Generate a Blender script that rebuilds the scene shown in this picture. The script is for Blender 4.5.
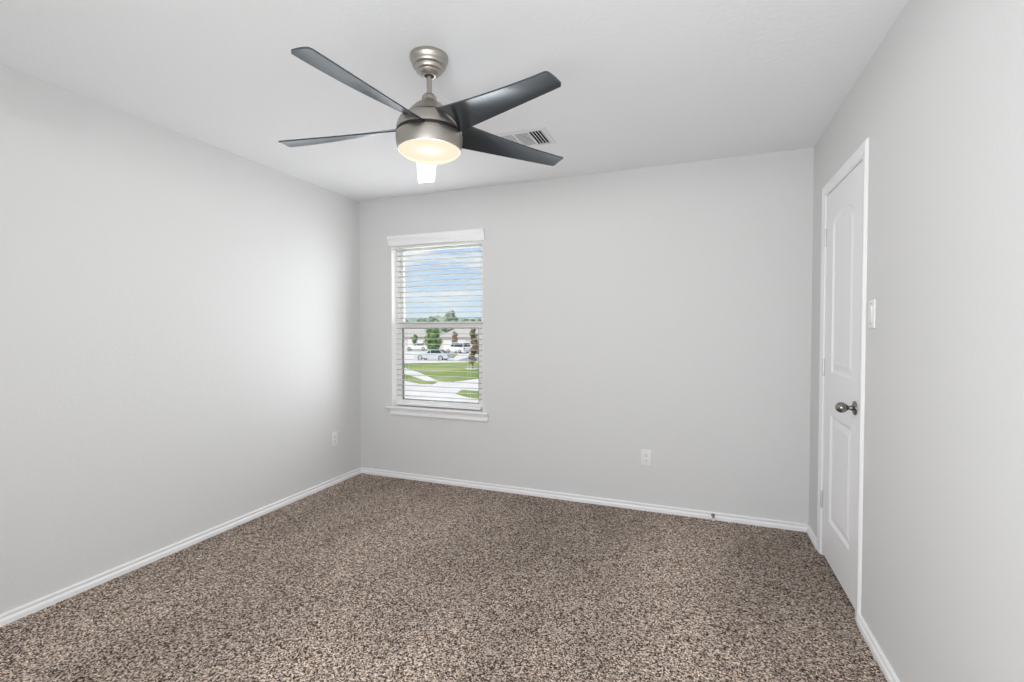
import bpy, bmesh, math, random
from mathutils import Vector, Matrix, noise
for o in list(bpy.data.objects): bpy.data.objects.remove(o)
C = bpy.context.scene.collection
S = bpy.context.scene
PI = math.pi

# ------------------------------------------------------------------ camera
F_PX = 475.7                       # focal length in pixels of the 1024x682 frame
XL, XR, YB, YF, ZC = -2.803, 0.674, 3.472, -0.60, 2.421    # room: left, right, back, front, ceiling
cam_d = bpy.data.cameras.new('camera'); cam_d.sensor_width = 36; cam_d.lens = F_PX / 1024 * 36
cam_d.clip_start = 0.02; cam_d.clip_end = 900
cam = bpy.data.objects.new('camera', cam_d); C.objects.link(cam)
cam.location = (0, 0, 1.28)
cam.rotation_euler = (math.radians(90 - 1.303), 0, math.radians(21.203))
S.camera = cam

# ------------------------------------------------------------------ view, sky, lights
S.view_settings.view_transform = 'Standard'; S.view_settings.look = 'None'
S.view_settings.exposure = 0.0; S.view_settings.gamma = 1.0; S.view_settings.use_curve_mapping = False

W = bpy.data.worlds.new('sky'); S.world = W; W.use_nodes = True
nt = W.node_tree; nt.nodes.clear()
def N(t, kind, **kw):
    n = t.nodes.new(kind)
    for k, v in kw.items():
        if k in n.inputs: n.inputs[k].default_value = v
        else: setattr(n, k, v)
    return n
tc = N(nt, 'ShaderNodeTexCoord'); sep = N(nt, 'ShaderNodeSeparateXYZ')
nt.links.new(tc.outputs['Generated'], sep.inputs[0])
el = N(nt, 'ShaderNodeValToRGB'); el.color_ramp.elements[0].color = (0.74, 0.86, 0.95, 1)
el.color_ramp.elements[1].color = (0.30, 0.52, 0.88, 1); el.color_ramp.elements[1].position = 0.30
nt.links.new(sep.outputs['Z'], el.inputs[0])
mp = N(nt, 'ShaderNodeMapping'); mp.inputs['Scale'].default_value = (5, 5, 22)
nt.links.new(tc.outputs['Generated'], mp.inputs[0])
nz = N(nt, 'ShaderNodeTexNoise', Scale=1.4, Detail=6.0, Roughness=0.6); nt.links.new(mp.outputs[0], nz.inputs['Vector'])
cr = N(nt, 'ShaderNodeValToRGB'); cr.color_ramp.elements[0].position = 0.46; cr.color_ramp.elements[1].position = 0.66
nt.links.new(nz.outputs[0], cr.inputs[0])
mx = N(nt, 'ShaderNodeMixRGB'); mx.inputs[2].default_value = (0.92, 0.94, 0.96, 1)
nt.links.new(cr.outputs[0], mx.inputs[0]); nt.links.new(el.outputs[0], mx.inputs[1])
bg = N(nt, 'ShaderNodeBackground', Strength=1.0); nt.links.new(mx.outputs[0], bg.inputs[0])
wo = N(nt, 'ShaderNodeOutputWorld'); nt.links.new(bg.outputs[0], wo.inputs[0])

def lamp(name, kind, loc, power, col=(1, 1, 1), **kw):
    d = bpy.data.lights.new(name, kind); d.energy = power; d.color = col
    for k, v in kw.items(): setattr(d, k, v)
    o = bpy.data.objects.new(name, d); C.objects.link(o); o.location = loc
    return o
sun = lamp('sun', 'SUN', (0, -10, 30), 3.4, (1.0, 0.93, 0.84), angle=0.009)
sun.rotation_euler = (math.radians(38), math.radians(-16), 0)
# daylight entering through the window opening: outside the glass, and spread into the room in the plane of the opening
P_OUT, P_MID, P_IN, P_FRONT, P_FAN = 14, 2, 9.3, 44, 112
DAYCOL = (0.97, 0.985, 1.0)
def area(name, loc, rot, power, sx, sy, col=DAYCOL, spread=180):
    o = lamp(name, 'AREA', loc, power, col, shape='RECTANGLE', size=sx, size_y=sy, spread=math.radians(spread)); o.rotation_euler = [math.radians(q) for q in rot]; return o
area('window_daylight', (-2.031, YB + 0.30, 1.36), (-90, 0, 0), P_OUT, 0.95, 1.45)
area('window_light_between', (-2.031, YB + 0.058, 1.32), (-90, 0, 0), P_MID, 0.84, 1.30)
area('window_skylight', (-2.031, YB - 0.085, 1.32), (-95, 0, 3), P_IN, 0.84, 1.30)
# added window behind the camera, out of view, made to hold a fill light
FWX0, FWX1, FWZ0, FWZ1 = -1.12, 0.48, 0.55, 1.90
area('front_fill_light', (-0.32, YF + 0.18, 1.225), (90, 0, -4), P_FRONT, 1.5, 1.2)

# ------------------------------------------------------------------ helpers
def mesh_obj(name, bm, mat, parent=None, smooth=False, loc=None, recalc=True):
    if recalc: bmesh.ops.recalc_face_normals(bm, faces=bm.faces)
    me = bpy.data.meshes.new(name); bm.to_mesh(me); bm.free()
    me.materials.append(mat)
    if smooth:
        for p in me.polygons: p.use_smooth = True
        if smooth != True: me.set_sharp_from_angle(angle=math.radians(smooth))
    o = bpy.data.objects.new(name, me); C.objects.link(o)
    if parent: o.parent = parent
    if loc: o.location = loc
    return o
def empty(name, loc=(0, 0, 0), rz=0):
    o = bpy.data.objects.new(name, None); C.objects.link(o); o.location = loc; o.rotation_euler = (0, 0, rz)
    o.empty_display_size = 0.1
    return o
def tag(o, label, cat, group=None, kind=None):
    o['label'] = label; o['category'] = cat
    if group: o['group'] = group
    if kind: o['kind'] = kind
    return o
def copy_tree(o, parent=None):
    c = o.copy(); C.objects.link(c)
    if parent: c.parent = parent
    for ch in list(o.children): copy_tree(ch, c)
    return c
def box(bm, lo, hi, bev=0, seg=2):
    r = bmesh.ops.create_cube(bm, size=1.0)
    vs = r['verts']
    for v in vs:
        v.co = Vector([(lo[i] + hi[i]) / 2 + v.co[i] * (hi[i] - lo[i]) for i in range(3)])
    if bev:
        es = list({e for v in vs for e in v.link_edges})
        bmesh.ops.bevel(bm, geom=es, offset=bev, segments=seg, affect='EDGES', profile=0.5)
def bx(lo, hi, bev=0, seg=2):
    bm = bmesh.new(); box(bm, lo, hi, bev, seg); return bm
def lathe(bm, prof, n=48, M=None):
    """prof: list of (r, z) ; revolved about z"""
    rings = []
    for r, z in prof:
        if r < 1e-6: rings.append([bm.verts.new((0, 0, z))])
        else: rings.append([bm.verts.new((r * math.cos(2 * PI * i / n), r * math.sin(2 * PI * i / n), z)) for i in range(n)])
    for a, b in zip(rings, rings[1:]):
        for i in range(n):
            j = (i + 1) % n
            if len(a) == 1 and len(b) == 1: break
            if len(a) == 1: bm.faces.new((a[0], b[i], b[j]))
            elif len(b) == 1: bm.faces.new((a[i], a[j], b[0]))
            else: bm.faces.new((a[i], a[j], b[j], b[i]))
    if M is not None:
        for rg in rings:
            for v in rg: v.co = M @ v.co
def lathe_bm(prof, n=48, M=None):
    bm = bmesh.new(); lathe(bm, prof, n, M); return bm
def tube(bm, pts, r, n=8):
    pts = [Vector(p) for p in pts]; rings = []
    for i, p in enumerate(pts):
        d = (pts[min(i + 1, len(pts) - 1)] - pts[max(i - 1, 0)]).normalized()
        a = d.orthogonal().normalized() if not rings else (ax - d * ax.dot(d)).normalized()
        ax = a; b = d.cross(a)
        rr = r[i] if isinstance(r, (list, tuple)) else r
        rings.append([bm.verts.new(p + a * rr * math.cos(2 * PI * k / n) + b * rr * math.sin(2 * PI * k / n)) for k in range(n)])
    for a, b in zip(rings, rings[1:]):
        for k in range(n): bm.faces.new((a[k], a[(k + 1) % n], b[(k + 1) % n], b[k]))
    bm.faces.new(rings[0][::-1]); bm.faces.new(rings[-1])
def sweep(prof, p0, p1, out, bm=None):
    """profile (d, z): d = distance out from the wall, swept from p0 to p1 (xy)"""
    bm = bm or bmesh.new(); out = Vector((out[0], out[1], 0))
    A = [bm.verts.new(Vector((p0[0], p0[1], 0)) + out * d + Vector((0, 0, z))) for d, z in prof]
    B = [bm.verts.new(Vector((p1[0], p1[1], 0)) + out * d + Vector((0, 0, z))) for d, z in prof]
    n = len(prof)
    for i in range(n):
        j = (i + 1) % n
        bm.faces.new((A[i], A[j], B[j], B[i]))
    bm.faces.new(A[::-1]); bm.faces.new(B)
    return bm

# ------------------------------------------------------------------ materials
def mat(name, col, rough=0.5, metal=0.0, spec=0.5, emit=None, estr=1.0):
    m = bpy.data.materials.new(name); m.use_nodes = True
    b = m.node_tree.nodes['Principled BSDF']
    b.inputs['Base Color'].default_value = (*col, 1); b.inputs['Roughness'].default_value = rough
    b.inputs['Metallic'].default_value = metal; b.inputs['Specular IOR Level'].default_value = spec
    if emit:
        b.inputs['Emission Color'].default_value = (*emit, 1); b.inputs['Emission Strength'].default_value = estr
    return m
def coords(t, kind='Object', scale=(1, 1, 1), shift=(0, 0, 0)):
    tc = N(t, 'ShaderNodeTexCoord'); mp = N(t, 'ShaderNodeMapping'); mp.inputs['Scale'].default_value = scale; mp.inputs['Location'].default_value = shift
    t.links.new(tc.outputs[kind], mp.inputs[0]); return mp.outputs[0]
def add_bump(m, scale, strength, dist, detail=3.0, rough=0.55):
    t = m.node_tree; b = t.nodes['Principled BSDF']
    n = N(t, 'ShaderNodeTexNoise', Scale=scale, Detail=detail, Roughness=rough); t.links.new(coords(t), n.inputs['Vector'])
    bp = N(t, 'ShaderNodeBump', Strength=strength, Distance=dist); t.links.new(n.outputs[0], bp.inputs['Height'])
    t.links.new(bp.outputs[0], b.inputs['Normal'])
def add_mottle(m, c1, c2, scale, lo=0.35, hi=0.65, detail=3.0):
    t = m.node_tree; b = t.nodes['Principled BSDF']
    n = N(t, 'ShaderNodeTexNoise', Scale=scale, Detail=detail); t.links.new(coords(t), n.inputs['Vector'])
    r = N(t, 'ShaderNodeValToRGB'); r.color_ramp.elements[0].color = (*c1, 1); r.color_ramp.elements[1].color = (*c2, 1)
    r.color_ramp.elements[0].position = lo; r.color_ramp.elements[1].position = hi
    t.links.new(n.outputs[0], r.inputs[0]); t.links.new(r.outputs[0], b.inputs['Base Color'])

M_wall = mat('wall_paint', (0.708, 0.710, 0.709), 0.62, spec=0.3); add_bump(M_wall, 55, 0.22, 0.004)
M_ceil = mat('ceiling_paint', (0.875, 0.885, 0.90), 0.8, spec=0.2); add_bump(M_ceil, 45, 0.30, 0.005)
M_trim = mat('white_trim_paint', (0.90, 0.90, 0.91), 0.35)
M_door = mat('white_door_paint', (0.90, 0.90, 0.915), 0.38)
M_vinyl = mat('white_vinyl', (0.95, 0.95, 0.94), 0.35)
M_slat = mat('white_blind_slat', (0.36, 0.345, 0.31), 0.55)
M_rail = mat('white_blind_rail', (0.86, 0.86, 0.85), 0.4)
M_cord = mat('white_cord', (0.80, 0.80, 0.77), 0.7)
M_gasket = mat('dark_gasket', (0.10, 0.10, 0.095), 0.6)
M_plate = mat('white_plastic', (0.83, 0.83, 0.82), 0.3)
M_slot = mat('dark_slot', (0.02, 0.02, 0.02), 0.6)
M_nickel = mat('brushed_nickel', (0.47, 0.44, 0.40), 0.28, 1.0)
M_knob = mat('satin_nickel', (0.27, 0.26, 0.24), 0.27, 1.0)
M_hinge = mat('hinge_nickel', (0.72, 0.72, 0.73), 0.45, 0.6)
M_dark = mat('dark_bronze', (0.035, 0.028, 0.025), 0.4, 0.3)
M_black = mat('matt_black', (0.003, 0.003, 0.003), 1.0, spec=0.0)
M_duct = mat('dark_duct', (0.012, 0.012, 0.014), 0.9)
M_reg = mat('white_register_enamel', (0.78, 0.79, 0.81), 0.4)
M_rubber = mat('white_rubber', (0.85, 0.82, 0.78), 0.6)
M_outer = mat('house_siding', (0.55, 0.5, 0.45), 0.8)
# brushed look: fine vertical-axis streaks in the roughness
t = M_nickel.node_tree
n = N(t, 'ShaderNodeTexNoise', Scale=1.0, Detail=3.0); t.links.new(coords(t, 'Object', (30, 30, 900)), n.inputs['Vector'])
r = N(t, 'ShaderNodeMapRange'); r.inputs['To Min'].default_value = 0.34; r.inputs['To Max'].default_value = 0.48
t.links.new(n.outputs[0], r.inputs[0]); t.links.new(r.outputs[0], t.nodes['Principled BSDF'].inputs['Roughness'])
t.nodes['Principled BSDF'].inputs['Anisotropic'].default_value = 0.5

# blades: black wood-grain finish with a semi gloss coat
M_blade = mat('black_blade', (0.007, 0.010, 0.015), 0.30, spec=0.8)
t = M_blade.node_tree; b = t.nodes['Principled BSDF']
b.inputs['Coat Weight'].default_value = 1.0; b.inputs['Coat Roughness'].default_value = 0.20; b.inputs['Coat IOR'].default_value = 1.55; b.inputs['Coat Tint'].default_value = (0.86, 0.94, 1, 1); b.inputs['Specular Tint'].default_value = (0.86, 0.94, 1, 1)
n = N(t, 'ShaderNodeTexNoise', Scale=1.0, Detail=4.0); t.links.new(coords(t, 'Object', (160, 160, 160)), n.inputs['Vector'])
bp = N(t, 'ShaderNodeBump', Strength=0.06, Distance=0.001); t.links.new(n.outputs[0], bp.inputs['Height']); t.links.new(bp.outputs[0], b.inputs['Normal'])

# frosted lamp bowl: glows warm, lets the bulb light through
M_bowl = bpy.data.materials.new('frosted_bowl'); M_bowl.use_nodes = True
t = M_bowl.node_tree; t.nodes.clear()
em = N(t, 'ShaderNodeEmission', Strength=1.0)
co = coords(t); nb = N(t, 'ShaderNodeVectorMath', operation='LENGTH')
off = N(t, 'ShaderNodeVectorMath', operation='SUBTRACT'); off.inputs[1].default_value = (0.04, -0.02, 0)
t.links.new(co, off.inputs[0]); t.links.new(off.outputs[0], nb.inputs[0])
rp = N(t, 'ShaderNodeValToRGB'); rp.color_ramp.elements[0].color = (1.4, 1.32, 1.16, 1); rp.color_ramp.elements[0].position = 0.03
rp.color_ramp.elements[1].color = (1.18, 1.02, 0.78, 1); rp.color_ramp.elements[1].position = 0.16
t.links.new(nb.outputs['Value'], rp.inputs[0]); t.links.new(rp.outputs[0], em.inputs[0])
tr = N(t, 'ShaderNodeBsdfTransparent'); ms = N(t, 'ShaderNodeMixShader'); ms.inputs[0].default_value = 0.14
t.links.new(em.outputs[0], ms.inputs[1]); t.links.new(tr.outputs[0], ms.inputs[2])
om = N(t, 'ShaderNodeOutputMaterial'); t.links.new(ms.outputs[0], om.inputs[0])

# window glass
M_glass = bpy.data.materials.new('window_glass'); M_glass.use_nodes = True
t = M_glass.node_tree; t.nodes.clear()
tr = N(t, 'ShaderNodeBsdfTransparent'); tr.inputs[0].default_value = (0.97, 0.985, 0.98, 1)
gl = N(t, 'ShaderNodeBsdfGlossy', Roughness=0.01); fr = N(t, 'ShaderNodeFresnel', IOR=1.2); m2 = N(t, 'ShaderNodeMixShader')
t.links.new(fr.outputs[0], m2.inputs[0]); t.links.new(tr.outputs[0], m2.inputs[1]); t.links.new(gl.outputs[0], m2.inputs[2])
om = N(t, 'ShaderNodeOutputMaterial'); t.links.new(m2.outputs[0], om.inputs[0])

# carpet: multi-tone frieze pile
M_carpet = mat('brown_frieze_carpet', (0.2, 0.15, 0.12), 0.95, spec=0.1)
t = M_carpet.node_tree; b = t.nodes['Principled BSDF']
co = coords(t)
wob = N(t, 'ShaderNodeTexNoise', Scale=70.0, Detail=2.0); t.links.new(co, wob.inputs['Vector'])
ad = N(t, 'ShaderNodeVectorMath', operation='MULTIPLY_ADD'); ad.inputs[1].default_value = (0.006, 0.006, 0.0)
t.links.new(wob.outputs['Color'], ad.inputs[0]); t.links.new(co, ad.inputs[2])
vo = N(t, 'ShaderNodeTexVoronoi', Scale=180.0); t.links.new(ad.outputs[0], vo.inputs['Vector'])
sp = N(t, 'ShaderNodeSeparateColor'); t.links.new(vo.outputs['Color'], sp.inputs[0])
rp = N(t, 'ShaderNodeValToRGB'); e = rp.color_ramp.elements
e[0].position = 0.0; e[0].color = (0.025, 0.016, 0.012, 1); e[1].position = 1.0; e[1].color = (0.90, 0.775, 0.67, 1)
for pos, c in ((0.25, (0.095, 0.066, 0.049)), (0.5, (0.37, 0.285, 0.232)), (0.78, (0.60, 0.49, 0.412))):
    x = e.new(pos); x.color = (*c, 1)
t.links.new(sp.outputs[0], rp.inputs[0])
PILE_LIGHT = (9.37, 27.1, 0)
# vacuumed pile strokes, shifted so the left's window light is painted in too
br = N(t, 'ShaderNodeTexNoise', Scale=1.0, Detail=2.0); t.links.new(coords(t, 'Object', (1.3, 0.5, 1), PILE_LIGHT), br.inputs['Vector'])
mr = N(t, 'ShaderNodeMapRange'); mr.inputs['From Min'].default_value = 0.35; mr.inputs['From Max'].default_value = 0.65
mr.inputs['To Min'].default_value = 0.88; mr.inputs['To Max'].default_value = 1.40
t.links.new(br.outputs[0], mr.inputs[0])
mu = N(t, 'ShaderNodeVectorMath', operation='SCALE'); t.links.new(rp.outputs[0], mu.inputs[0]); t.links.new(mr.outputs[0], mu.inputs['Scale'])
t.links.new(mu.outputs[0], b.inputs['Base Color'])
bp = N(t, 'ShaderNodeBump', Strength=0.9, Distance=0.010); bp.invert = True
t.links.new(vo.outputs['Distance'], bp.inputs['Height']); t.links.new(bp.outputs[0], b.inputs['Normal'])
b.inputs['Sheen Weight'].default_value = 0.04; b.inputs['Sheen Roughness'].default_value = 0.6; b.inputs['Sheen Tint'].default_value = (1.0, 0.93, 0.86, 1)

# ------------------------------------------------------------------ room shell
def struct(name, bm, m, label, cat, **kw):
    o = mesh_obj(name, bm, m, **kw); return tag(o, label, cat, kind='structure')
TW = 0.13
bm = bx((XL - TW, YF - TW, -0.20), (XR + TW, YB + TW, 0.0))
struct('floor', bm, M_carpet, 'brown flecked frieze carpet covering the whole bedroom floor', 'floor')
bm = bx((XL - TW, YF - TW, ZC), (XR + TW, YB + TW, ZC + 0.15))
struct('ceiling', bm, M_ceil, 'white textured ceiling carrying the fan and the air register', 'ceiling')
struct('wall_left', bx((XL - TW, YF, 0), (XL, YB, ZC)), M_wall, 'plain light grey wall on the left with one outlet near the corner', 'wall')
bm = bmesh.new()
box(bm, (XL - TW, YF - TW, 0), (FWX0, YF, ZC)); box(bm, (FWX1, YF - TW, 0), (XR + TW, YF, ZC))
box(bm, (FWX0, YF - TW, 0), (FWX1, YF, FWZ0)); box(bm, (FWX0, YF - TW, FWZ1), (FWX1, YF, ZC))
struct('wall_front', bm, M_wall, 'plain light grey wall behind the camera', 'wall')
# window opening in the back wall
WX0, WX1, WZ0, WZ1 = -2.467, -1.595, 0.607, 2.030
bm = bmesh.new()
box(bm, (XL - TW, YB, 0), (WX0, YB + TW, ZC)); box(bm, (WX1, YB, 0), (XR + TW, YB + TW, ZC))
box(bm, (WX0, YB, 0), (WX1, YB + TW, WZ0)); box(bm, (WX0, YB, WZ1), (WX1, YB + TW, ZC))
struct('wall_back', bm, M_wall, 'light grey wall at the far end holding the window', 'wall')
# door opening in the right wall
DY0, DY1, DZ = 2.503, 3.145, 2.036
bm = bmesh.new()
box(bm, (XR, YF, 0), (XR + TW, DY0, ZC)); box(bm, (XR, DY1, 0), (XR + TW, YB, ZC)); box(bm, (XR, DY0, DZ), (XR + TW, DY1, ZC))
box(bm, (XR + 0.07, DY0, 0), (XR + TW, DY1, DZ))
struct('wall_right', bm, M_wall, 'light grey wall on the right with the white door and light switch', 'wall')

BASE = [(0, 0), (0.015, 0), (0.015, 0.019), (0.0135, 0.023), (0.0085, 0.030), (0.0085, 0.034), (0.0115, 0.038), (0.0118, 0.044), (0.009, 0.049), (0, 0.049)]
struct('baseboard_left', sweep(BASE, (XL, YF), (XL, YB), (1, 0)), M_trim, 'white moulded baseboard along the left wall', 'baseboard')
struct('baseboard_back', sweep(BASE, (XL, YB), (XR, YB), (0, -1)), M_trim, 'white moulded baseboard along the back wall under the window', 'baseboard')
struct('baseboard_right', sweep(BASE, (XR, YF), (XR, DY0 - 0.06), (-1, 0)), M_trim, 'white moulded baseboard along the right wall on the near side of the door', 'baseboard')
struct('baseboard_right_corner', sweep(BASE, (XR, DY1 + 0.06), (XR, YB), (-1, 0)), M_trim, 'short white baseboard between the door casing and the far corner', 'baseboard')

# ------------------------------------------------------------------ door
def casing_ring(w=0.06, y0=DY0, y1=DY1, zt=DZ):
    """three-sided mitred casing on the right wall, profile across its width"""
    prof = [(0.0, 0.0), (0.0, 0.0045), (0.003, 0.006), (0.016, 0.0065), (0.022, 0.009), (0.040, 0.0115), (0.052, 0.0115), (w, 0.005), (w, 0.0)]
    bm = bmesh.new(); stations = []
    for (y, z, sy, sz) in ((y0, 0, -1, 0), (y0, zt, -1, 1), (y1, zt, 1, 1), (y1, 0, 1, 0)):
        stations.append([bm.verts.new((XR - d, y + sy * u, z + sz * u)) for u, d in prof])
    for a, b in zip(stations, stations[1:]):
        for i in range(len(prof) - 1): bm.faces.new((a[i], a[i + 1], b[i + 1], b[i]))
    bm.faces.new(stations[0]); bm.faces.new(stations[-1][::-1])
    return bm
struct('trim_1', casing_ring(), M_trim, 'white moulded casing around the door on the right wall', 'door casing')
door = empty('door_1', (XR, DY1, 0)); tag(door, 'narrow white two-panel door with arched upper panel and egg knob', 'door', kind='structure')
def dchild(name, bm, m, parent=door, **kw):
    for v in bm.verts: v.co -= Vector((XR, DY1, 0))
    return mesh_obj(name, bm, m, parent, **kw)
bm = bmesh.new()
JX = XR + 0.068
box(bm, (XR - 0.0005, DY0, 0), (JX, DY0 + 0.008, DZ)); box(bm, (XR - 0.0005, DY1 - 0.006, 0), (JX, DY1, DZ)); box(bm, (XR - 0.0005, DY0 + 0.008, DZ - 0.004), (JX, DY1 - 0.006, DZ))
dchild('jamb', bm, M_trim)
# leaf with moulded panels
LX, LY0, LY1, LZ0, LZ1 = XR + 0.001, DY0 + 0.011, DY1 - 0.009, 0.022, DZ - 0.008
def panel_outline(y0, y1, z0, z1, arch=0.0):
    pts = [(y0, z0), (y1, z0)]
    if arch:
        for i in range(13):
            a = i / 12
            pts.append((y1 + (y0 - y1) * a, z1 + arch * math.sin(PI * a) ** 0.8))
    else: pts += [(y1, z1), (y0, z1)]
    return pts
def inset(pts, d):
    n = len(pts); out = []
    for i in range(n):
        p0, p1, p2 = Vector(pts[i - 1]), Vector(pts[i]), Vector(pts[(i + 1) % n])
        a = (p1 - p0).normalized(); b = (p2 - p1).normalized()
        na, nb = Vector((-a.y, a.x)), Vector((-b.y, b.x))
        m = (na + nb); m = m / max(0.3, m.dot(na))
        out.append(tuple(p1 + m * d))
    return out
bm = bmesh.new()
rect = [bm.verts.new((LX, y, z)) for y, z in ((LY0, LZ0), (LY1, LZ0), (LY1, LZ1), (LY0, LZ1))]
edges = [bm.edges.new((rect[i], rect[(i + 1) % 4])) for i in range(4)]
back = [bm.verts.new((LX + 0.035, v.co.y, v.co.z)) for v in rect]
loops = []
for args in ((2.632, 3.002, 1.050, 1.845, 0.055), (2.632, 3.002, 0.245, 0.825, 0.0)):
    o0 = panel_outline(*args)
    ring = [bm.verts.new((LX, y, z)) for y, z in o0]
    edges += [bm.edges.new((ring[i], ring[(i + 1) % len(ring)])) for i in range(len(ring))]
    loops.append((o0, ring))
bmesh.ops.triangle_fill(bm, use_beauty=True, use_dissolve=False, edges=edges)
for o0, ring in loops:
    prev = ring
    for d, dep in ((0.006, 0.0035), (0.014, 0.0085), (0.024, 0.009), (0.050, 0.0025)):
        nx = [bm.verts.new((LX + dep, y, z)) for y, z in inset(o0, d)]
        for i in range(len(nx)):
            j = (i + 1) % len(nx); bm.faces.new((prev[i], prev[j], nx[j], nx[i]))
        prev = nx
    bm.faces.new(prev)
for i in range(4):
    j = (i + 1) % 4; bm.faces.new((rect[i], rect[j], back[j], back[i]))
bm.faces.new(back)
dchild('door_leaf', bm, M_door)
for zc in (1.80, 1.07, 0.322):
    bm = bmesh.new()
    Mx = Matrix.Translation((XR - 0.004, DY1 - 0.007, zc - 0.045))
    prof = [(0, -0.004), (0.004, -0.004)]
    for k in range(5):
        z = 0.018 * k; prof += [(0.0065, z + 0.0005), (0.0065, z + 0.0165), (0.0050, z + 0.017), (0.0050, z + 0.018)]
    prof += [(0.004, 0.094), (0, 0.094)]
    lathe(bm, prof, 14, Mx)
    box(bm, (XR + 0.0002, DY1 - 0.022, zc - 0.045), (XR + 0.003, DY1 - 0.0075, zc + 0.045), 0.0008, 1)
    dchild('hinge', bm, M_hinge, smooth=35)
# knob: rosette, neck and an egg, axis along -x
KY, KZ = 2.571, 0.926
Mx = Matrix.Translation((LX, KY, KZ)) @ Matrix.Rotation(-PI / 2, 4, 'Y')
prof = [(0, 0), (0.031, 0), (0.0325, 0.003), (0.030, 0.007), (0.019, 0.010), (0.0115, 0.014), (0.0095, 0.024), (0.0105, 0.030), (0.017, 0.034)]
for i in range(1, 13):
    a = PI * (0.22 + 0.78 * i / 12); prof.append((max(0.0, 0.0245 * math.sin(a)), 0.054 - 0.0235 * math.cos(a)))
prof[-1] = (0, prof[-1][1])
dchild('knob', lathe_bm(prof, 32, Mx), M_knob, smooth=True)['label'] = 'satin nickel egg-shaped door knob'

# ------------------------------------------------------------------ window
win = empty('window_1', (-2.031, YB, WZ0)); tag(win, 'white single-hung window with lower sash and moulded sill in the back wall', 'window', kind='structure')
def wchild(name, bm, m, parent=win, **kw):
    off = Vector((-2.031, YB, WZ0))
    for v in bm.verts: v.co -= off
    return mesh_obj(name, bm, m, parent, **kw)
FY0, FY1 = YB + 0.062, YB + 0.125
bm = bmesh.new()
fw = 0.034
box(bm, (WX0, FY0, WZ0), (WX0 + fw, FY1, WZ1), 0.003); box(bm, (WX1 - fw, FY0, WZ0), (WX1, FY1, WZ1), 0.003)
box(bm, (WX0 + fw, FY0, WZ1 - fw), (WX1 - fw, FY1, WZ1), 0.003); box(bm, (WX0 + fw, FY0, WZ0), (WX1 - fw, FY1, WZ0 + fw), 0.003)
wchild('window_frame', bm, M_vinyl)
bm = bmesh.new()
box(bm, (WX0, YB + 0.0005, 0.625), (WX0 + 0.004, FY0, WZ1)); box(bm, (WX1 - 0.004, YB + 0.0005, 0.625), (WX1, FY0, WZ1)); box(bm, (WX0 + 0.004, YB + 0.0005, WZ1 - 0.003), (WX1 - 0.004, FY0, WZ1))
wchild('return_lining', bm, M_vinyl)
def sash(name, z0, z1, y0, y1, sw, top, bot):
    bm = bmesh.new(); x0, x1 = WX0 + fw, WX1 - fw
    box(bm, (x0, y0, z0), (x0 + sw, y1, z1), 0.003); box(bm, (x1 - sw, y0, z0), (x1, y1, z1), 0.003)
    box(bm, (x0 + sw, y0, z1 - top), (x1 - sw, y1, z1), 0.003); box(bm, (x0 + sw, y0, z0), (x1 - sw, y1, z0 + bot), 0.003)
    s = wchild(name, bm, M_vinyl)
    g = bmesh.new(); t_ = 0.004; gx0, gx1, gz0, gz1 = x0 + sw, x1 - sw, z0 + bot, z1 - top; gy = y0 + 0.003
    for lo, hi in (((gx0, gy, gz0), (gx0 + t_, gy + .024, gz1)), ((gx1 - t_, gy, gz0), (gx1, gy + .024, gz1)), ((gx0 + t_, gy, gz0), (gx1 - t_, gy + .024, gz0 + t_)), ((gx0 + t_, gy, gz1 - t_), (gx1 - t_, gy + .024, gz1))): box(g, lo, hi)
    wchild('gasket', g, M_gasket if name == 'lower_sash' else M_vinyl, s)
    wchild('glass_pane', bx((gx0 + t_, y0 + 0.022, gz0 + t_), (gx1 - t_, y0 + 0.025, gz1 - t_)), M_glass, s)
sash('upper_sash', 1.300, WZ1 - fw, FY0 + 0.030, FY0 + 0.056, 0.022, 0.024, 0.045)
sash('lower_sash', WZ0 + fw, 1.352, FY0 - 0.004, FY0 + 0.028, 0.032, 0.052, 0.034)
fill_win = empty('fill_window', (0, 0, 0)); tag(fill_win, 'white two-pane window added behind the camera to hold the fill light', 'window', kind='structure')
bm = bmesh.new(); ya, yb = YF - 0.10, YF - 0.05; xm = (FWX0 + FWX1) / 2
box(bm, (FWX0, ya, FWZ0), (FWX0 + .05, yb, FWZ1), .003); box(bm, (FWX1 - .05, ya, FWZ0), (FWX1, yb, FWZ1), .003); box(bm, (xm - .03, ya, FWZ0 + .05), (xm + .03, yb, FWZ1 - .05), .003)
box(bm, (FWX0 + .05, ya, FWZ0), (FWX1 - .05, yb, FWZ0 + .05), .003); box(bm, (FWX0 + .05, ya, FWZ1 - .05), (FWX1 - .05, yb, FWZ1), .003)
mesh_obj('window_frame', bm, M_vinyl, fill_win)  # frame of the added fill window
bm = bmesh.new()
for xa, xb in ((FWX0 + .05, xm - .03), (xm + .03, FWX1 - .05)): box(bm, (xa, YF - .078, FWZ0 + .05), (xb, YF - .074, FWZ1 - .05))
mesh_obj('glass_pane', bm, M_glass, fill_win)  # panes of the added fill window
# sill (stool) and apron
bm = bmesh.new()
box(bm, (WX0 + 0.001, YB - 0.002, WZ0), (WX1 - 0.001, FY0, 0.625))
box(bm, (-2.508, YB - 0.046, WZ0 - 0.001), (-1.540, YB, 0.625), 0.006, 3)
wchild('window_sill', bm, M_trim, smooth=35)
AP = [(0, 0.546), (0.012, 0.546), (0.019, 0.551), (0.021, 0.558), (0.019, 0.565), (0.011, 0.571), (0.011, 0.586), (0.014, 0.592), (0.017, 0.607), (0, 0.607)]
wchild('apron', sweep(AP, (-2.478, YB), (-1.550, YB), (0, -1)), M_trim)

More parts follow.
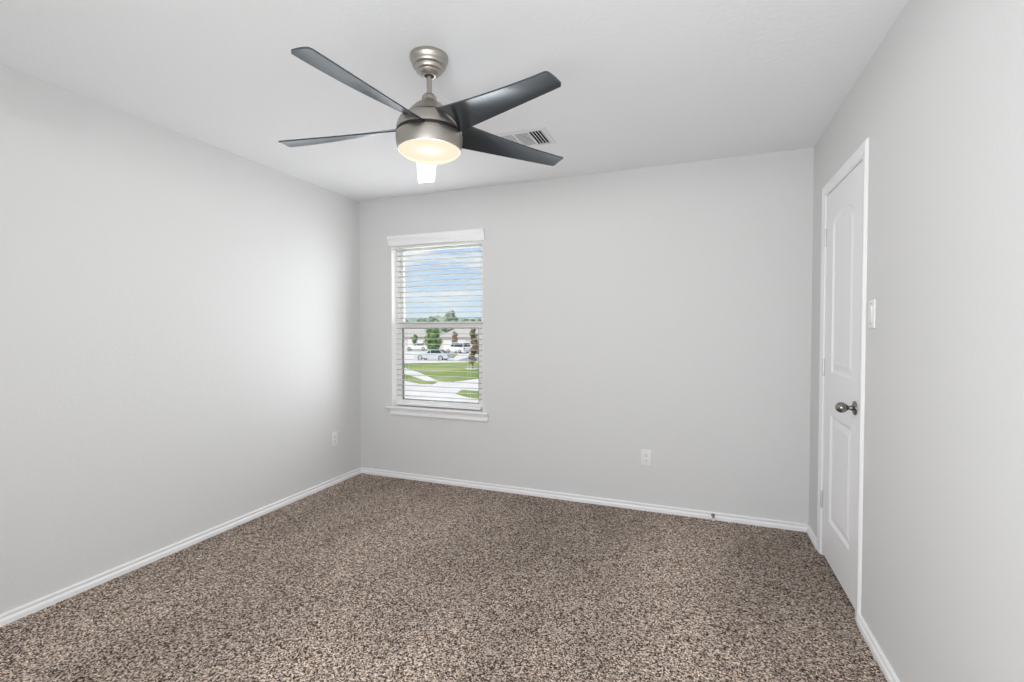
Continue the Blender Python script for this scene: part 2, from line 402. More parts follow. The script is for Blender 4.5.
# ------------------------------------------------------------------ blind
BLX0, BLX1 = WX0 + 0.008, WX1 - 0.008
blind = empty('window_blind', (-2.031, YB, 2.0)); tag(blind, 'white wooden slat blind hanging fully lowered with open slats in the window', 'blind')
def bchild(name, bm, m, parent=blind, **kw):
    off = Vector((-2.031, YB, 2.0))
    for v in bm.verts: v.co -= off
    return mesh_obj(name, bm, m, parent, **kw)
VAL = [(0.0015, 1.998), (0.016, 1.998), (0.022, 2.004), (0.022, 2.022), (0.026, 2.040), (0.036, 2.056), (0.041, 2.060), (0.041, 2.066), (0.045, 2.069), (0.045, 2.083), (0.0015, 2.083)]
bchild('valance', sweep(VAL, (-2.480, YB), (-1.578, YB), (0, -1)), M_trim)
SY = YB + 0.028
bchild('headrail', bx((BLX0, YB + 0.003, 1.984), (BLX1, YB + 0.054, 2.027), 0.002), M_rail)
bm = bmesh.new(); zs = []
z = 1.962
while z > 0.680:
    zs.append(z)
    # gently crowned slat
    prof = [(-0.025, 0), (-0.012, 0.0016), (0, 0.0022), (0.012, 0.0016), (0.025, 0), (0.025, -0.0024), (0.012, -0.0008), (0, -0.0002), (-0.012, -0.0008), (-0.025, -0.0024)]
    tilt = math.radians(-2)
    A = [];B = []
    for d, h in prof:
        yy = d * math.cos(tilt) - h * math.sin(tilt); hh = d * math.sin(tilt) + h * math.cos(tilt)
        A.append(bm.verts.new((BLX0 + 0.034, SY + yy, z + hh))); B.append(bm.verts.new((BLX1 - 0.020, SY + yy, z + hh)))
    for i in range(len(prof)):
        j = (i + 1) % len(prof); bm.faces.new((A[i], A[j], B[j], B[i]))
    bm.faces.new(A[::-1]); bm.faces.new(B)
    z -= 0.0445
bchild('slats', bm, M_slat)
bchild('bottom_rail', bx((BLX0 + 0.034, SY - 0.026, 0.634), (BLX1 - 0.020, SY + 0.026, 0.654), 0.004), M_rail)
for xx in (BLX0 + 0.13, BLX1 - 0.13):
    bm = bmesh.new()
    for dy in (-0.0265, 0.0265): tube(bm, [(xx, SY + dy, 1.984), (xx, SY + dy, 0.645)], 0.0007, 5)
    for zz in zs: tube(bm, [(xx, SY - 0.0265, zz - 0.0035), (xx, SY + 0.0265, zz - 0.0035)], 0.0006, 4)
    bchild('ladder_cord', bm, M_cord)
bm = bmesh.new(); tube(bm, [(BLX0 + 0.055, YB - 0.002, 1.985), (BLX0 + 0.055, YB - 0.004, 1.90), (BLX0 + 0.056, YB - 0.003, 1.01)], 0.0014, 6)
cord = bchild('lift_cord', bm, M_cord)
bchild('tassel', lathe_bm([(0, 0.0), (0.007, 0.0), (0.0085, 0.006), (0.004, 0.040), (0, 0.042)], 14, Matrix.Translation((BLX0 + 0.056, YB - 0.003, 0.97))), M_cord, cord, smooth=True)

# ------------------------------------------------------------------ ceiling fan
AX, AY = -1.051, 1.752
fan = empty('ceiling_fan', (AX, AY, ZC)); tag(fan, 'brushed nickel ceiling fan with five black blades and lit frosted bowl', 'ceiling fan')
def fl(prof): return [(r, z - ZC) for r, z in prof]
def fchild(name, prof, m, smooth=40, n=72, parent=fan): return mesh_obj(name, lathe_bm(fl(prof), n), m, parent, smooth=smooth)
fchild('canopy', [(0, ZC), (0.079, ZC), (0.0795, 2.412), (0.0775, 2.403), (0.073, 2.399), (0.0715, 2.390), (0.069, 2.381), (0.0645, 2.376), (0.060, 2.375), (0.0585, 2.369), (0.055, 2.361), (0.051, 2.358), (0.047, 2.357), (0.0425, 2.350), (0.034, 2.343), (0.026, 2.340), (0.0205, 2.340), (0.0195, 2.346), (0, 2.346)], M_nickel)
fchild('downrod', [(0, 2.375), (0.0112, 2.375), (0.0112, 2.235), (0, 2.235)], M_nickel, n=32)
fchild('hanger_ball', [(0, 2.362), (0.016, 2.359), (0.0185, 2.350), (0.016, 2.341), (0, 2.338)], M_dark, n=32, smooth=True)
fchild('coupling', [(0, 2.264), (0.020, 2.264), (0.024, 2.262), (0.029, 2.255), (0.0305, 2.250), (0.0305, 2.236), (0.034, 2.228), (0, 2.228)], M_nickel, n=48)
fchild('motor_cap', [(0, 2.240), (0.032, 2.238), (0.040, 2.231), (0.060, 2.216), (0.080, 2.196), (0.0935, 2.178), (0.0970, 2.1745), (0, 2.1745)], M_nickel)
fchild('motor_core', [(0, 2.177), (0.0945, 2.177), (0.0955, 2.168), (0.122, 2.118), (0.130, 2.113), (0.130, 2.088), (0, 2.088)], M_dark)
fchild('motor_housing', [(0, 2.170), (0.0985, 2.170), (0.1030, 2.1690), (0.1150, 2.1630), (0.1240, 2.1540), (0.1310, 2.1400), (0.1350, 2.1240), (0.1360, 2.1120), (0.1355, 2.108), (0, 2.108)], M_nickel)
fchild('light_ring', [(0.112, 2.094), (0.1365, 2.094), (0.1385, 2.090), (0.1378, 2.075), (0.1352, 2.055), (0.1318, 2.036), (0.1305, 2.0310), (0.1272, 2.0310), (0.1268, 2.038), (0.112, 2.060)], M_nickel).data.flip_normals()
fchild('lamp_plate', [(0, 2.047), (0.1268, 2.047), (0.1268, 2.0325), (0, 2.0325)], M_black, n=48)
bowl = [(0.1264, 2.0325)]
for i in range(1, 13):
    a = PI / 2 * i / 12; bowl.append((0.1264 * math.cos(a), 2.032 - 0.037 * math.sin(a)))
bowl[-1] = (0, bowl[-1][1])
bo = fchild('light_bowl', bowl, M_bowl, smooth=True); bo['label'] = 'frosted glass bowl glowing warm white'
lp = lamp('fan_lamp', 'POINT', (0, 0, 2.0135 - ZC), P_FAN, (1.0, 0.98, 0.95), shadow_soft_size=0.016)
lp.parent = fan
A0 = math.radians(-93.5)
def blade_bm():
    """blade along +x; +y is the counter-clockwise edge"""
    bm = bmesh.new(); NT, NS = 40, 10
    th = math.radians(-7.6); R = 0.661; w = 0.0440
    def edge(s, t):
        tipy = (w if s > 0 else -w) * math.cos(th); tipz = (w if s > 0 else -w) * math.sin(th) - 0.004
        if s > 0: r0, a, z0 = 0.1335, math.radians(27), 2.098
        else: r0, a, z0 = 0.1150, math.radians(-27), 2.158
        root = Vector((r0 * math.cos(a), r0 * math.sin(a), z0))
        tip = Vector((R, tipy, 2.106 + tipz))
        p = root.lerp(tip, t)
        e = 1 - (1 - t) ** 1.5
        p.z = root.z + (tip.z - root.z) * e
        return p
    grid = []
    for it in range(NT + 1):
        t = (it / NT); row = []
        a, b = edge(-1, t), edge(1, t)
        tl = 1.0
        for js in range(NS + 1):
            u = js / NS
            p = a.lerp(b, u)
            bul = 4 * u * (1 - u)
            # root hugs the round housing; crown across the width; softly rounded tip
            p += Vector((0.030 * (1 - t) ** 4 * bul, 0, 0.004 * bul))
            if it > NT - 6:
                q = (it - (NT - 6)) / 6
                m = abs(2 * u - 1)
                p.x -= 0.008 * q * max(0, (m - 0.80) / 0.20) ** 2
            row.append(p)
        grid.append(row)
    top = [[bm.verts.new(p + Vector((0, 0, 0.003))) for p in row] for row in grid]
    bot = [[bm.verts.new(p - Vector((0, 0, 0.003))) for p in row] for row in grid]
    for i in range(NT):
        for j in range(NS):
            bm.faces.new((top[i][j], top[i + 1][j], top[i + 1][j + 1], top[i][j + 1]))
            bm.faces.new((bot[i][j], bot[i][j + 1], bot[i + 1][j + 1], bot[i + 1][j]))
    for i in range(NT):
        for j in (0, NS): bm.faces.new((top[i][j], top[i + 1][j], bot[i + 1][j], bot[i][j]))
    for j in range(NS):
        for i in (0, NT): bm.faces.new((top[i][j], top[i][j + 1], bot[i][j + 1], bot[i][j]))
    for v in bm.verts: v.co.z -= ZC
    return bm
b0 = mesh_obj('blade', blade_bm(), M_blade, fan, smooth=40); b0.rotation_euler = (0, 0, A0)
for k in range(1, 5):
    b_ = b0.copy(); C.objects.link(b_); b_.parent = fan; b_.rotation_euler = (0, 0.019 if k == 4 else 0.004, A0 + k * 2 * PI / 5)   # one blade sags a little

# ------------------------------------------------------------------ ceiling register
reg = empty('air_register', (-0.960, 2.700, ZC)); tag(reg, 'white three-way air register in the ceiling behind the fan', 'air vent')
bm = bmesh.new(); HW, HD = 0.155, 0.125
for sx in (1,):
    fr_ = [(HW, HD, 0.0), (HW - 0.004, HD - 0.004, -0.004), (HW - 0.026, HD - 0.026, -0.007), (HW - 0.028, HD - 0.028, 0.0)]
    rows = []
    for hx, hy, z in fr_: rows.append([bm.verts.new((sx_ * hx, sy_ * hy, z)) for sx_, sy_ in ((-1, -1), (1, -1), (1, 1), (-1, 1))])
    for a, b in zip(rows, rows[1:]):
        for i in range(4): bm.faces.new((a[i], a[(i + 1) % 4], b[(i + 1) % 4], b[i]))
mesh_obj('register_frame', bm, M_reg, reg)
bm = bmesh.new()
for x in (-0.044, 0.044): box(bm, (x - 0.004, -0.097, -0.006), (x + 0.004, 0.097, -0.0003))
mesh_obj('divider', bm, M_reg, reg)
def louvre(bm, c, along, tilt, half, d=0.009, th=0.0011):
    ax = Vector((1, 0, 0)) if along == 'x' else Vector((0, 1, 0)); o = Vector((0, 1, 0)) if along == 'x' else Vector((1, 0, 0))
    dirv = o * math.cos(tilt) + Vector((0, 0, 1)) * math.sin(tilt); nr = ax.cross(dirv)
    vs = [bm.verts.new(Vector(c) + ax * (half * a) + dirv * (d * b_) + nr * (th * n_)) for a in (-1, 1) for b_ in (-1, 1) for n_ in (-1, 1)]
    for f in ((0, 1, 3, 2), (4, 5, 7, 6), (0, 1, 5, 4), (2, 3, 7, 6), (0, 2, 6, 4), (1, 3, 7, 5)): bm.faces.new([vs[i] for i in f])
bm = bmesh.new()
for i in range(5):
    louvre(bm, (0.050 + 0.0182 * i, 0, -0.0045), 'y', math.radians(-40), 0.096, 0.0062)
    louvre(bm, (-0.050 - 0.0182 * i, 0, -0.0045), 'y', math.radians(40), 0.096, 0.0062)
for i in range(11): louvre(bm, (0, -0.090 + 0.018 * i, -0.0040), 'x', math.radians(14), 0.040, 0.0110)
mesh_obj('louvres', bm, M_reg, reg)
mesh_obj('duct', bx((-0.128, -0.098, -0.0006), (0.128, 0.098, -0.0001)), M_duct, reg)

# ------------------------------------------------------------------ outlets and switch
def plate_thing(name, loc, rz, label, cat, kind):
    """plate facing local -y"""
    r = empty(name, loc, rz); tag(r, label, cat, 'wall outlets' if kind == 'outlet' else None)
    bm = bmesh.new(); box(bm, (-0.036, -0.007, -0.059), (0.036, 0, 0.059), 0.003, 3)
    mesh_obj('cover_plate', bm, M_plate, r, smooth=35)
    if kind == 'outlet':
        for s in (-1, 1):
            z = s * 0.0195
            f = mesh_obj('socket', lathe_bm([(0, 0.0), (0.0165, 0.0), (0.0165, 0.0078), (0.0155, 0.0088), (0, 0.0088)], 24, Matrix.Translation((0, 0, z)) @ Matrix.Rotation(PI / 2, 4, 'X')), M_plate, r, smooth=35)
            g = bmesh.new()
            box(g, (-0.0075, -0.0092, z - 0.002), (-0.0055, -0.0084, z + 0.007)); box(g, (0.0055, -0.0092, z - 0.001), (0.0072, -0.0084, z + 0.006))
            lathe(g, [(0, 0.0084), (0.0026, 0.0084), (0.0026, 0.0092), (0, 0.0092)], 12, Matrix.Translation((0, 0, z - 0.008)) @ Matrix.Rotation(PI / 2, 4, 'X'))
            mesh_obj('slots', g, M_slot, f)
        mesh_obj('screw', lathe_bm([(0, 0.006), (0.003, 0.006), (0.003, 0.0076), (0, 0.008)], 12, Matrix.Rotation(PI / 2, 4, 'X')), M_plate, r)
    else:
        bm = bmesh.new(); box(bm, (-0.0165, -0.0080, -0.0335), (0.0165, -0.006, 0.0335), 0.0008, 1)
        mesh_obj('bezel', bm, M_plate, r)
        bm = bmesh.new(); pr = [(-0.0095, -0.031), (-0.0095, 0.031), (-0.0125, 0.031), (-0.0098, 0.0), (-0.0085, -0.031)]
        A = [bm.verts.new((-0.0145, y, z)) for y, z in pr[1:]] ; B = [bm.verts.new((0.0145, y, z)) for y, z in pr[1:]]
        A.append(bm.verts.new((-0.0145, -0.0065, -0.031))); B.append(bm.verts.new((0.0145, -0.0065, -0.031)))
        A[0].co.y = B[0].co.y = -0.0065
        for i in range(5): bm.faces.new((A[i], A[(i + 1) % 5], B[(i + 1) % 5], B[i]))
        bm.faces.new(A); bm.faces.new(B[::-1])
        mesh_obj('rocker', bm, M_plate, r)
        for s in (-1, 1): mesh_obj('screw', lathe_bm([(0, 0.006), (0.003, 0.006), (0.003, 0.0076), (0, 0.008)], 12, Matrix.Translation((0, 0, s * 0.042)) @ Matrix.Rotation(PI / 2, 4, 'X')), M_knob, r)
    return r
plate_thing('wall_outlet', (-0.325, YB, 0.376), 0, 'white duplex outlet low on the back wall, right of the window', 'outlet', 'outlet')
plate_thing('wall_outlet.001', (XL, 3.135, 0.376), PI / 2, 'white duplex outlet low on the left wall near the corner', 'outlet', 'outlet')
plate_thing('light_switch', (XR, 2.357, 1.347), -PI / 2, 'white single rocker light switch on the right wall beside the door', 'light switch', 'switch')

# ------------------------------------------------------------------ door stop
ds = empty('door_stop', (0.114, YB - 0.0105, 0.031)); tag(ds, 'short spring door stop with white tip on the back baseboard', 'door stop')
Mx = Matrix.Rotation(PI / 2, 4, 'X')
mesh_obj('base_ring', lathe_bm([(0, 0), (0.0125, 0), (0.0115, 0.005), (0.0065, 0.010), (0, 0.010)], 20, Mx), M_knob, ds, smooth=35)
bm = bmesh.new()
tube(bm, [(0.0055 * math.cos(a), -0.008 - 0.058 * a / (2 * PI * 14), 0.0055 * math.sin(a) - 0.006 * (a / (2 * PI * 14)) ** 2) for a in [i * 2 * PI / 10 for i in range(141)]], 0.0015, 5)
mesh_obj('spring', bm, M_knob, ds, smooth=True)
mesh_obj('rubber_tip', lathe_bm([(0, 0), (0.008, 0), (0.0085, 0.008), (0.007, 0.013), (0, 0.014)], 18, Matrix.Translation((0, -0.062, -0.006)) @ Mx), M_rubber, ds, smooth=35)

# ================================================================== outside, one storey below
ZG = -2.70
M_conc = mat('pale_concrete', (0.76, 0.68, 0.62), 0.9, spec=0.2); add_mottle(M_conc, (0.72, 0.64, 0.58), (0.82, 0.75, 0.69), 0.6)
M_asph = mat('grey_asphalt', (0.30, 0.30, 0.32), 0.9); add_mottle(M_asph, (0.27, 0.27, 0.29), (0.36, 0.36, 0.38), 1.5)
M_grass = mat('mown_lawn', (0.25, 0.36, 0.07), 0.9, spec=0.1); add_mottle(M_grass, (0.17, 0.25, 0.055), (0.38, 0.40, 0.15), 0.16, detail=8)
M_mulch = mat('pale_gravel', (0.66, 0.64, 0.62), 0.9)
M_leafg = mat('green_leaves', (0.10, 0.19, 0.045), 0.7); add_mottle(M_leafg, (0.06, 0.13, 0.03), (0.20, 0.30, 0.09), 2.0)
M_leafr = mat('russet_leaves', (0.20, 0.15, 0.10), 0.7); add_mottle(M_leafr, (0.15, 0.16, 0.07), (0.34, 0.20, 0.15), 3.0)
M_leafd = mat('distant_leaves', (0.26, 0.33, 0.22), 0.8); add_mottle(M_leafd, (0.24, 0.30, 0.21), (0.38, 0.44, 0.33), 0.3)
M_bark = mat('bark', (0.12, 0.09, 0.07), 0.9)
M_carw = mat('silver_car_paint', (0.62, 0.64, 0.66), 0.25, 0.2); M_carw2 = mat('white_car_paint', (0.80, 0.80, 0.80), 0.3)
M_cargl = mat('car_glass', (0.03, 0.045, 0.05), 0.08); M_tyre = mat('tyre', (0.02, 0.02, 0.02), 0.8)
M_rim = mat('alloy_rim', (0.55, 0.55, 0.56), 0.3, 0.8); M_tail = mat('tail_lamp', (0.35, 0.02, 0.02), 0.3); M_head = mat('head_lamp', (0.8, 0.8, 0.8), 0.15)
M_brick = mat('tan_brick', (0.62, 0.48, 0.40), 0.9); add_mottle(M_brick, (0.55, 0.40, 0.33), (0.72, 0.60, 0.52), 6)
M_stone = mat('pale_siding', (0.70, 0.64, 0.58), 0.9); M_roof = mat('tan_shingles', (0.50, 0.45, 0.40), 0.95); add_mottle(M_roof, (0.45, 0.40, 0.36), (0.58, 0.53, 0.48), 8)
M_garage = mat('garage_door_paint', (0.82, 0.80, 0.77), 0.6); M_hwin = mat('house_glass', (0.06, 0.07, 0.09), 0.1)

def slab(name, pts, z, m, label, cat, th=0.05, kind='structure'):
    bm = bmesh.new()
    a = [bm.verts.new((x, y, z)) for x, y in pts]; b = [bm.verts.new((x, y, z - th)) for x, y in pts]
    bm.faces.new(a); bm.faces.new(b[::-1])
    for i in range(len(a)):
        j = (i + 1) % len(a); bm.faces.new((a[i], a[j], b[j], b[i]))
    bmesh.ops.triangulate(bm, faces=[f for f in bm.faces if len(f.verts) > 4])
    return tag(mesh_obj(name, bm, m), label, cat, kind=kind)
slab('ground', [(-400, 3.7), (300, 3.7), (300, 500), (-400, 500)], ZG - 0.02, M_conc, 'pale concrete street and drives outside the window', 'ground', 0.2)
slab('lawn', [(-33.6, 47.6), (-29.6, 43.6), (-24.2, 38.5), (-19.1, 32.9), (-17.7, 32.4), (-16.6, 35.9), (8.0, 50.0), (4.0, 72.0), (-17.0, 59.9), (-25.0, 54.0)], ZG + 0.02, M_grass, 'large green front lawn across the sidewalk', 'lawn', 0.06, 'stuff')
slab('lawn.001', [(-27.0, 38.0), (-24.7, 36.7), (-20.0, 32.5), (-18.4, 31.6), (-18.2, 30.6), (-19.2, 30.5), (-21.5, 31.9), (-26.0, 35.0)], ZG + 0.02, M_grass, 'narrow strip of grass between sidewalk and pale drive', 'lawn', 0.06, 'stuff')
slab('lawn.002', [(-14.07, 26.5), (-14.5, 28.2), (-12.9, 28.0), (4.0, 27.0), (6.0, 18.0), (-11.5, 24.9), (-12.7, 25.4)], ZG + 0.02, M_grass, 'small grass patch at the lower right of the window view', 'lawn', 0.06, 'stuff')
slab('lawn.003', [(-41.0, 72.0), (-37.0, 70.5), (-32.5, 60.5), (-34.0, 58.5)], ZG + 0.02, M_grass, 'grass verge behind the silver sedan', 'lawn', 0.06, 'stuff')
slab('lawn.004', [(-66.0, 71.8), (-54.0, 75.6), (-44.0, 79.6), (-44.5, 80.3), (-62.5, 73.6)], ZG + 0.02, M_grass, 'grass yards in front of the far houses', 'lawn', 0.06, 'stuff')
slab('driveway', [(-29.2, 54.9), (-31.4, 63.5), (-26.0, 66.0), (-22.0, 58.5)], ZG + 0.015, M_asph, 'grey asphalt drive right of the silver sedan', 'driveway', 0.05)
slab('distant_field', [(-400, 120), (300, 120), (300, 495), (-400, 495)], ZG + 0.02, M_grass, 'open green ground beyond the far houses', 'field', 0.06)

# ---- cars
def car(name, loc, rz, L, Wd, paint, prof_roof, label, belt, roof):
    """car pointing to local -x, wheels on z=0"""
    r = empty(name, loc, rz); tag(r, label, 'car')
    hw = Wd / 2
    side = [(-.50, .28), (-.505, .50), (-.485, belt - .18), (-.44, belt - .12)] + [(prof_roof[0], belt)] + [(prof_roof[1], roof), (prof_roof[2], roof)] + [(prof_roof[3], belt), (.485, belt - .04), (.50, belt - .30), (.50, .40), (.49, .28)]
    def hwz(z): return hw if z <= belt + 0.01 else hw * (1 - 0.20 * (z - belt) / (roof - belt))
    bm = bmesh.new()
    rows = []
    for s, k in ((-1, .86), (-1, 1), (1, 1), (1, .86)):
        rows.append([bm.verts.new((x * L * (0.985 if k < 1 else 1), s * hwz(z) * (1 if k == 1 else 1), z)) for x, z in side])
    a, b = rows[1], rows[2]
    for v in rows[0] + rows[3]: bm.verts.remove(v)
    n_ = len(side)
    for i in range(n_):
        j = (i + 1) % n_; bm.faces.new((a[i], a[j], b[j], b[i]))
    bm.faces.new(a); bm.faces.new(b[::-1])
    bmesh.ops.bevel(bm, geom=[e for e in bm.edges], offset=0.05, segments=2, affect='EDGES')
    mesh_obj('body', bm, paint, r, smooth=40)
    # glasshouse: side glass, windscreen and rear glass slightly proud of the shell
    g = bmesh.new()
    x0, x1, x2, x3 = [q * L for q in prof_roof]
    for s in (-1, 1):
        zt, zb = roof - .09, belt + .05
        def lerpx(xa, xb, z): return xa + (xb - xa) * (z - belt) / (roof - belt)
        for xa0, xb0, xa1, xb1 in ((lerpx(x0, x1, zb) + .12, -.02 * L, lerpx(x0, x1, zt) + .10, -.02 * L), (.0, lerpx(x3, x2, zb) - .14, .0, lerpx(x3, x2, zt) - .10)):
            q = [(xa0, zb), (xb0, zb), (xb1, zt), (xa1, zt)]
            vs = [g.verts.new((x, s * (hwz(z) + .012), z)) for x, z in q]; v2 = [g.verts.new((x, s * (hwz(z) - .03), z)) for x, z in q]
            g.faces.new(vs); g.faces.new(v2[::-1])
            for i in range(4): g.faces.new((vs[i], vs[(i + 1) % 4], v2[(i + 1) % 4], v2[i]))
    for (xa, za, xb, zb_) in ((x0, belt, x1, roof), (x3, belt, x2, roof)):
        sgn = -1 if xa < xb else 1
        P = lambda f: (xa + (xb - xa) * f, za + (zb_ - za) * f)
        vs = []
        for off in (.012, -.03):
            for f, s in ((.10, -1), (.10, 1), (.90, 1), (.90, -1)):
                x, z = P(f); vs.append(g.verts.new((x + sgn * off, s * (hwz(z) - .10), z + off * .6)))
        g.faces.new(vs[:4]); g.faces.new(vs[4:][::-1])
        for i in range(4): g.faces.new((vs[i], vs[(i + 1) % 4], vs[4 + (i + 1) % 4], vs[4 + i]))
    mesh_obj('windows', g, M_cargl, r)
    for x in (-.315 * L, .29 * L):
        for s in (-1, 1):
            Mx = Matrix.Translation((x, s * (hw - .09), .34)) @ Matrix.Rotation(PI / 2, 4, 'X')
            w_ = mesh_obj('wheel', lathe_bm([(0, -.10), (.25, -.10), (.32, -.115), (.34, -.08), (.34, .08), (.32, .115), (.25, .10), (0, .10)], 24, Mx), M_tyre, r, smooth=40)
            mesh_obj('rim', lathe_bm([(0, -.118), (.06, -.125), (.21, -.116), (.23, -.105), (.23, .105), (.21, .116), (.06, .125), (0, .118)], 16, Mx), M_rim, w_, smooth=40)
    for s in (-1, 1):
        bm = bx((.47 * L, s * (hw - .18) - .17, belt - .32), (.505 * L, s * (hw - .18) + .17, belt - .14), .02); mesh_obj('tail_light', bm, M_tail, r)
        bm = bx((-.508 * L, s * (hw - .22) - .18, belt - .40), (-.47 * L, s * (hw - .22) + .18, belt - .26), .02); mesh_obj('headlight', bm, M_head, r)
    return r
car('sedan', (-32.7, 55.3, ZG - 0.02), math.radians(8), 4.8, 1.85, M_carw, (-.16, -.02, .22, .38), 'silver sedan parked side-on just beyond the big lawn', .93, 1.46)
car('suv', (-38.9, 74.2, ZG + 0.02), math.radians(-20), 4.9, 1.95, M_carw2, (-.22, -.13, .42, .47), 'white suv with dark windows parked farther off behind the sedan', 1.05, 1.78)
car('sedan.001', (-51.2, 80.5, ZG + 0.02), math.radians(20), 4.6, 1.82, M_carw2, (-.16, -.02, .22, .38), 'white car parked by the far left house', .95, 1.46)

# ---- trees
def blob_tree(name, loc, H, Rr, trunk, mleaf, label, seed, cat='tree', group=None, nleaf=900, leaf=0.16, clumps=14, zlo=0.30):
    rnd = random.Random(seed); r = empty(name, loc); tag(r, label, cat, group)
    bm = bmesh.new(); cl = []
    for i in range(clumps):
        h = zlo + (1 - zlo) * (i + .5) / clumps
        env = math.sin(PI * min(1, (h - zlo) / (1 - zlo) * .85 + .12)) ** .7
        a = rnd.uniform(0, 2 * PI); q = Rr * env * rnd.uniform(.15, .6)
        cl.append((Vector((q * math.cos(a), q * math.sin(a), H * h)), Rr * rnd.uniform(.38, .55) * (0.5 + .5 * env)))
    for c, rad in cl:
        m = bmesh.ops.create_icosphere(bm, subdivisions=2, radius=rad * .8)
        for v in m['verts']:
            d = v.co.normalized(); v.co = c + v.co * (1 + .45 * noise.noise((c + d * rad) * (1.6 / max(.3, rad)))) * (Vector((1, 1, .85)).length / 1.65)
    for i in range(nleaf):
        c, rad = rnd.choice(cl)
        d = Vector((rnd.gauss(0, 1), rnd.gauss(0, 1), rnd.gauss(0, 1))).normalized()
        p = c + d * rad * rnd.uniform(.75, 1.12); p.z = max(p.z, H * zlo * .8)
        u = Vector((rnd.gauss(0, 1), rnd.gauss(0, 1), rnd.gauss(0, 1))).normalized(); w_ = d.cross(u).normalized(); u = w_.cross(d + u * .5).normalized()
        s = leaf * rnd.uniform(.6, 1.3)
        bm.faces.new([bm.verts.new(p + u * s * x + w_ * s * y) for x, y in ((-1, 0), (0, -.55), (1, 0), (0, .55))])
    mesh_obj('foliage', bm, mleaf, r, recalc=False)
    bm = bmesh.new(); tube(bm, [(0, 0, -.01), (0.02 * H / 4, 0, H * .3), (0, 0.02, H * .75)], [trunk, trunk * .8, trunk * .3], 8)
    for i in range(5):
        c, rad = cl[(i * 3 + 1) % len(cl)]; tube(bm, [(0, 0, c.z * .6), tuple(c)], [trunk * .45, trunk * .15], 6)
    mesh_obj('trunk', bm, M_bark, r, smooth=True)
    return r
blob_tree('street_tree', (-44.4, 75.0, ZG), 4.4, 1.9, .12, M_leafg, 'round green tree standing behind the silver sedan', 3, zlo=.16, clumps=20)
blob_tree('young_tree', (-21.35, 43.9, ZG + .08), 4.9, .62, .06, M_leafr, 'slim young tree with reddish leaves in a pale ring on the lawn', 5, clumps=30, nleaf=2200, leaf=.075, zlo=.12)
slab('tree_ring', [(-21.35 + .75 * math.cos(i * PI / 8), 43.9 + .75 * math.sin(i * PI / 8)) for i in range(16)], ZG + .06, M_mulch, 'pale gravel ring around the slim young tree', 'tree ring', .04, None)
blob_tree('house_tree', (-43.2, 81.0, ZG), 3.6, .9, .07, M_leafr, 'small reddish tree in front of the right-hand far house', 8, clumps=10, nleaf=400, leaf=.12)
blob_tree('house_tree.001', (-53.6, 83.4, ZG), 3.0, .9, .07, M_leafg, 'small yellow-green tree against the left-hand far house', 9, clumps=10, nleaf=400, leaf=.12)
blob_tree('gap_tree', (-53.0, 101.5, ZG), 5.2, 2.6, .15, M_leafg, 'dark green tree in the gap between the two far houses', 12, clumps=14, nleaf=700, leaf=.2)
blob_tree('shrub', (-31.0, 66.8, ZG), 2.3, 1.5, .08, M_leafr, 'low russet shrub beside the grey drive', 14, cat='shrub', clumps=10, nleaf=500, leaf=.1, zlo=.1)
bm = bmesh.new(); rows = []
for i in range(150):
    f = i / 149; xc = -180 + 400 * f
    h = 10.3 + 1.6 * noise.noise(Vector((f * 28, 0, 0))) + 0.9 * noise.noise(Vector((f * 110, 3, 0))) + 2.0 * math.exp(-((xc + 38) / 12) ** 2)
    rows.append([bm.verts.new((-.362 * d + .932 * xc, .932 * d + .362 * xc, ZG + z)) for d, z in ((262, -.3), (268, h * .6), (276, h), (300, h * .7), (330, -.3))])
for a, b in zip(rows, rows[1:]):
    for k in range(4): bm.faces.new((a[k], a[k + 1], b[k + 1], b[k]))
tag(mesh_obj('wooded_ridge', bm, M_leafd, smooth=True), 'hazy green wooded ridge along the horizon', 'hill', kind='structure')
tl = None
rnd = random.Random(4)
for i in range(10):
    xc = -58 + 6.4 * i; dep = 196 + (i % 2) * 9
    x, y = -.362 * dep + .932 * xc, .932 * dep + .362 * xc
    if tl is None:
        tl = blob_tree('horizon_tree', (x, y, ZG), 10.0, 4.6, .3, M_leafd, 'hazy green tree in the row along the horizon', 21, group='trees along the horizon', clumps=16, nleaf=900, leaf=.5, zlo=.05); o = tl
    else: o = copy_tree(tl)
    o.location = (x, y, ZG); o.rotation_euler = (0, 0, rnd.uniform(0, 6.28))
    hx = abs(xc + 27) ; s = .80 + .36 * math.exp(-(hx / 5) ** 2) + rnd.uniform(-.06, .06)
    o.scale = (1.0, 1.0, s)

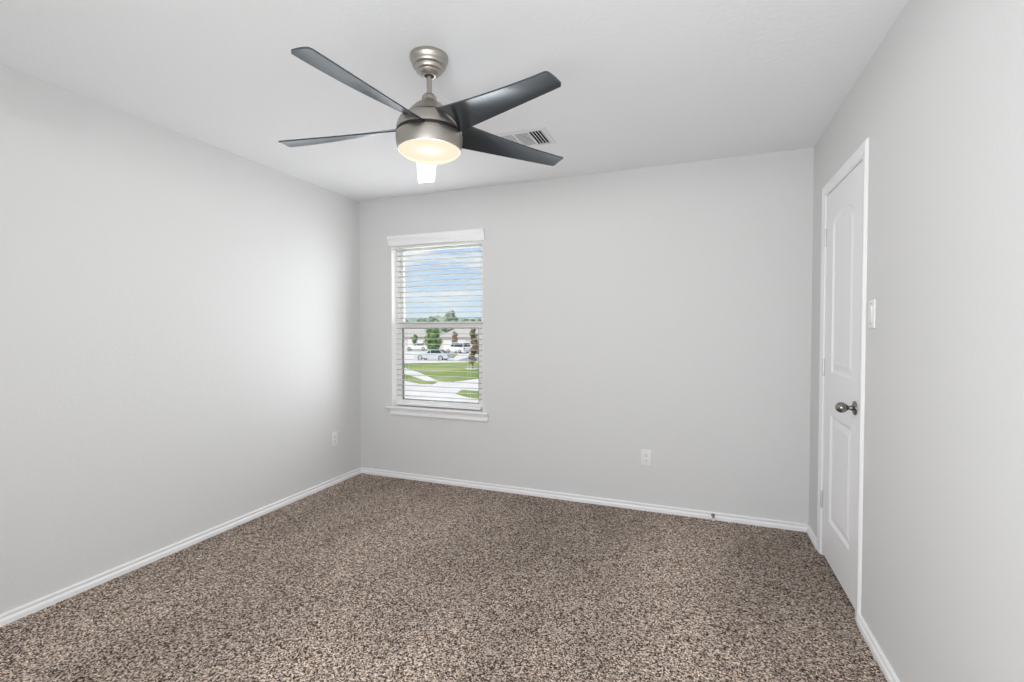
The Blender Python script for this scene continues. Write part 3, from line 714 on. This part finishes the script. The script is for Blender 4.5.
# ---- houses
def house(name, loc, rz, Wd, Dp, wallh, ridge, mwall, label, garage_x, wins, gable=None):
    """front faces local -y"""
    r = empty(name, loc, rz); tag(r, label, 'house')
    mesh_obj('wall', bx((-Wd / 2, 0, 0), (Wd / 2, Dp, wallh)), mwall, r)
    bm = bmesh.new(); e_ = .45; hip = min(Wd, Dp) / 2 * .9
    lo = [bm.verts.new(p) for p in ((-Wd / 2 - e_, -e_, wallh), (Wd / 2 + e_, -e_, wallh), (Wd / 2 + e_, Dp + e_, wallh), (-Wd / 2 - e_, Dp + e_, wallh))]
    hi = [bm.verts.new(p) for p in ((-Wd / 2 + hip, Dp / 2, ridge), (Wd / 2 - hip, Dp / 2, ridge))]
    bm.faces.new((lo[0], lo[1], hi[1], hi[0])); bm.faces.new((lo[1], lo[2], hi[1])); bm.faces.new((lo[2], lo[3], hi[0], hi[1])); bm.faces.new((lo[3], lo[0], hi[0])); bm.faces.new(lo[::-1])
    rf = mesh_obj('roof', bm, M_roof, r)
    if gable:
        gx, gw, gh = gable; bm = bmesh.new()
        a = [bm.verts.new(p) for p in ((gx - gw / 2, -.9, 0), (gx + gw / 2, -.9, 0), (gx + gw / 2, -.9, wallh), (gx, -.9, wallh + gh), (gx - gw / 2, -.9, wallh))]
        b = [bm.verts.new((v.co.x, Dp * .35, v.co.z)) for v in a]
        bm.faces.new(a); bm.faces.new(b[::-1])
        for i in range(5): bm.faces.new((a[i], a[(i + 1) % 5], b[(i + 1) % 5], b[i]))
        mesh_obj('gable_wall', bm, M_brick, r)
        bm = bmesh.new()
        for s in (-1, 1):
            p = [(gx + s * (gw / 2 + .35), wallh - .28), (gx, wallh + gh + .06), (gx, wallh + gh + .22), (gx + s * (gw / 2 + .35), wallh - .10)]
            a = [bm.verts.new((x, -1.2, z)) for x, z in p]; b = [bm.verts.new((x, Dp * .4, z)) for x, z in p]
            bm.faces.new(a); bm.faces.new(b[::-1])
            for i in range(4): bm.faces.new((a[i], a[(i + 1) % 4], b[(i + 1) % 4], b[i]))
        mesh_obj('gable_roof', bm, M_roof, r)
    if garage_x is not None:
        bm = bmesh.new(); box(bm, (garage_x - 2.2, -.06, .02), (garage_x + 2.2, .05, 2.1))
        for k in range(1, 4): box(bm, (garage_x - 2.2, -.075, .02 + .52 * k - .02), (garage_x + 2.2, -.055, .02 + .52 * k))
        mesh_obj('garage_door', bm, M_garage, r)
    for x, w_, z0, z1 in wins:
        bm = bmesh.new()
        for lo_, hi_ in (((x - w_ / 2 - .1, -.08, z0 - .1), (x - w_ / 2, .05, z1 + .1)), ((x + w_ / 2, -.08, z0 - .1), (x + w_ / 2 + .1, .05, z1 + .1)), ((x - w_ / 2, -.08, z1), (x + w_ / 2, .05, z1 + .1)), ((x - w_ / 2, -.08, z0 - .1), (x + w_ / 2, .05, z0))): box(bm, lo_, hi_)
        f = mesh_obj('window', bm, M_garage, r)
        mesh_obj('pane', bx((x - w_ / 2, -.03, z0), (x + w_ / 2, .04, z1)), M_hwin, f)
    return r
house('house', (-57.5, 84.5, ZG), math.radians(21), 14, 10, 2.6, 5.0, M_stone, 'pale far house with grey roof at the left of the window view', 3.5, [(-1.2, 1.2, .9, 2.0), (-4.5, 1.2, .9, 2.0)])
house('house.001', (-42.0, 85.0, ZG), math.radians(21), 12, 11, 2.6, 5.4, M_stone, 'tan brick far house with gable at the right of the window view', -3.0, [(1.2, 1.0, .9, 2.0)], gable=(4.0, 3.6, 1.5))
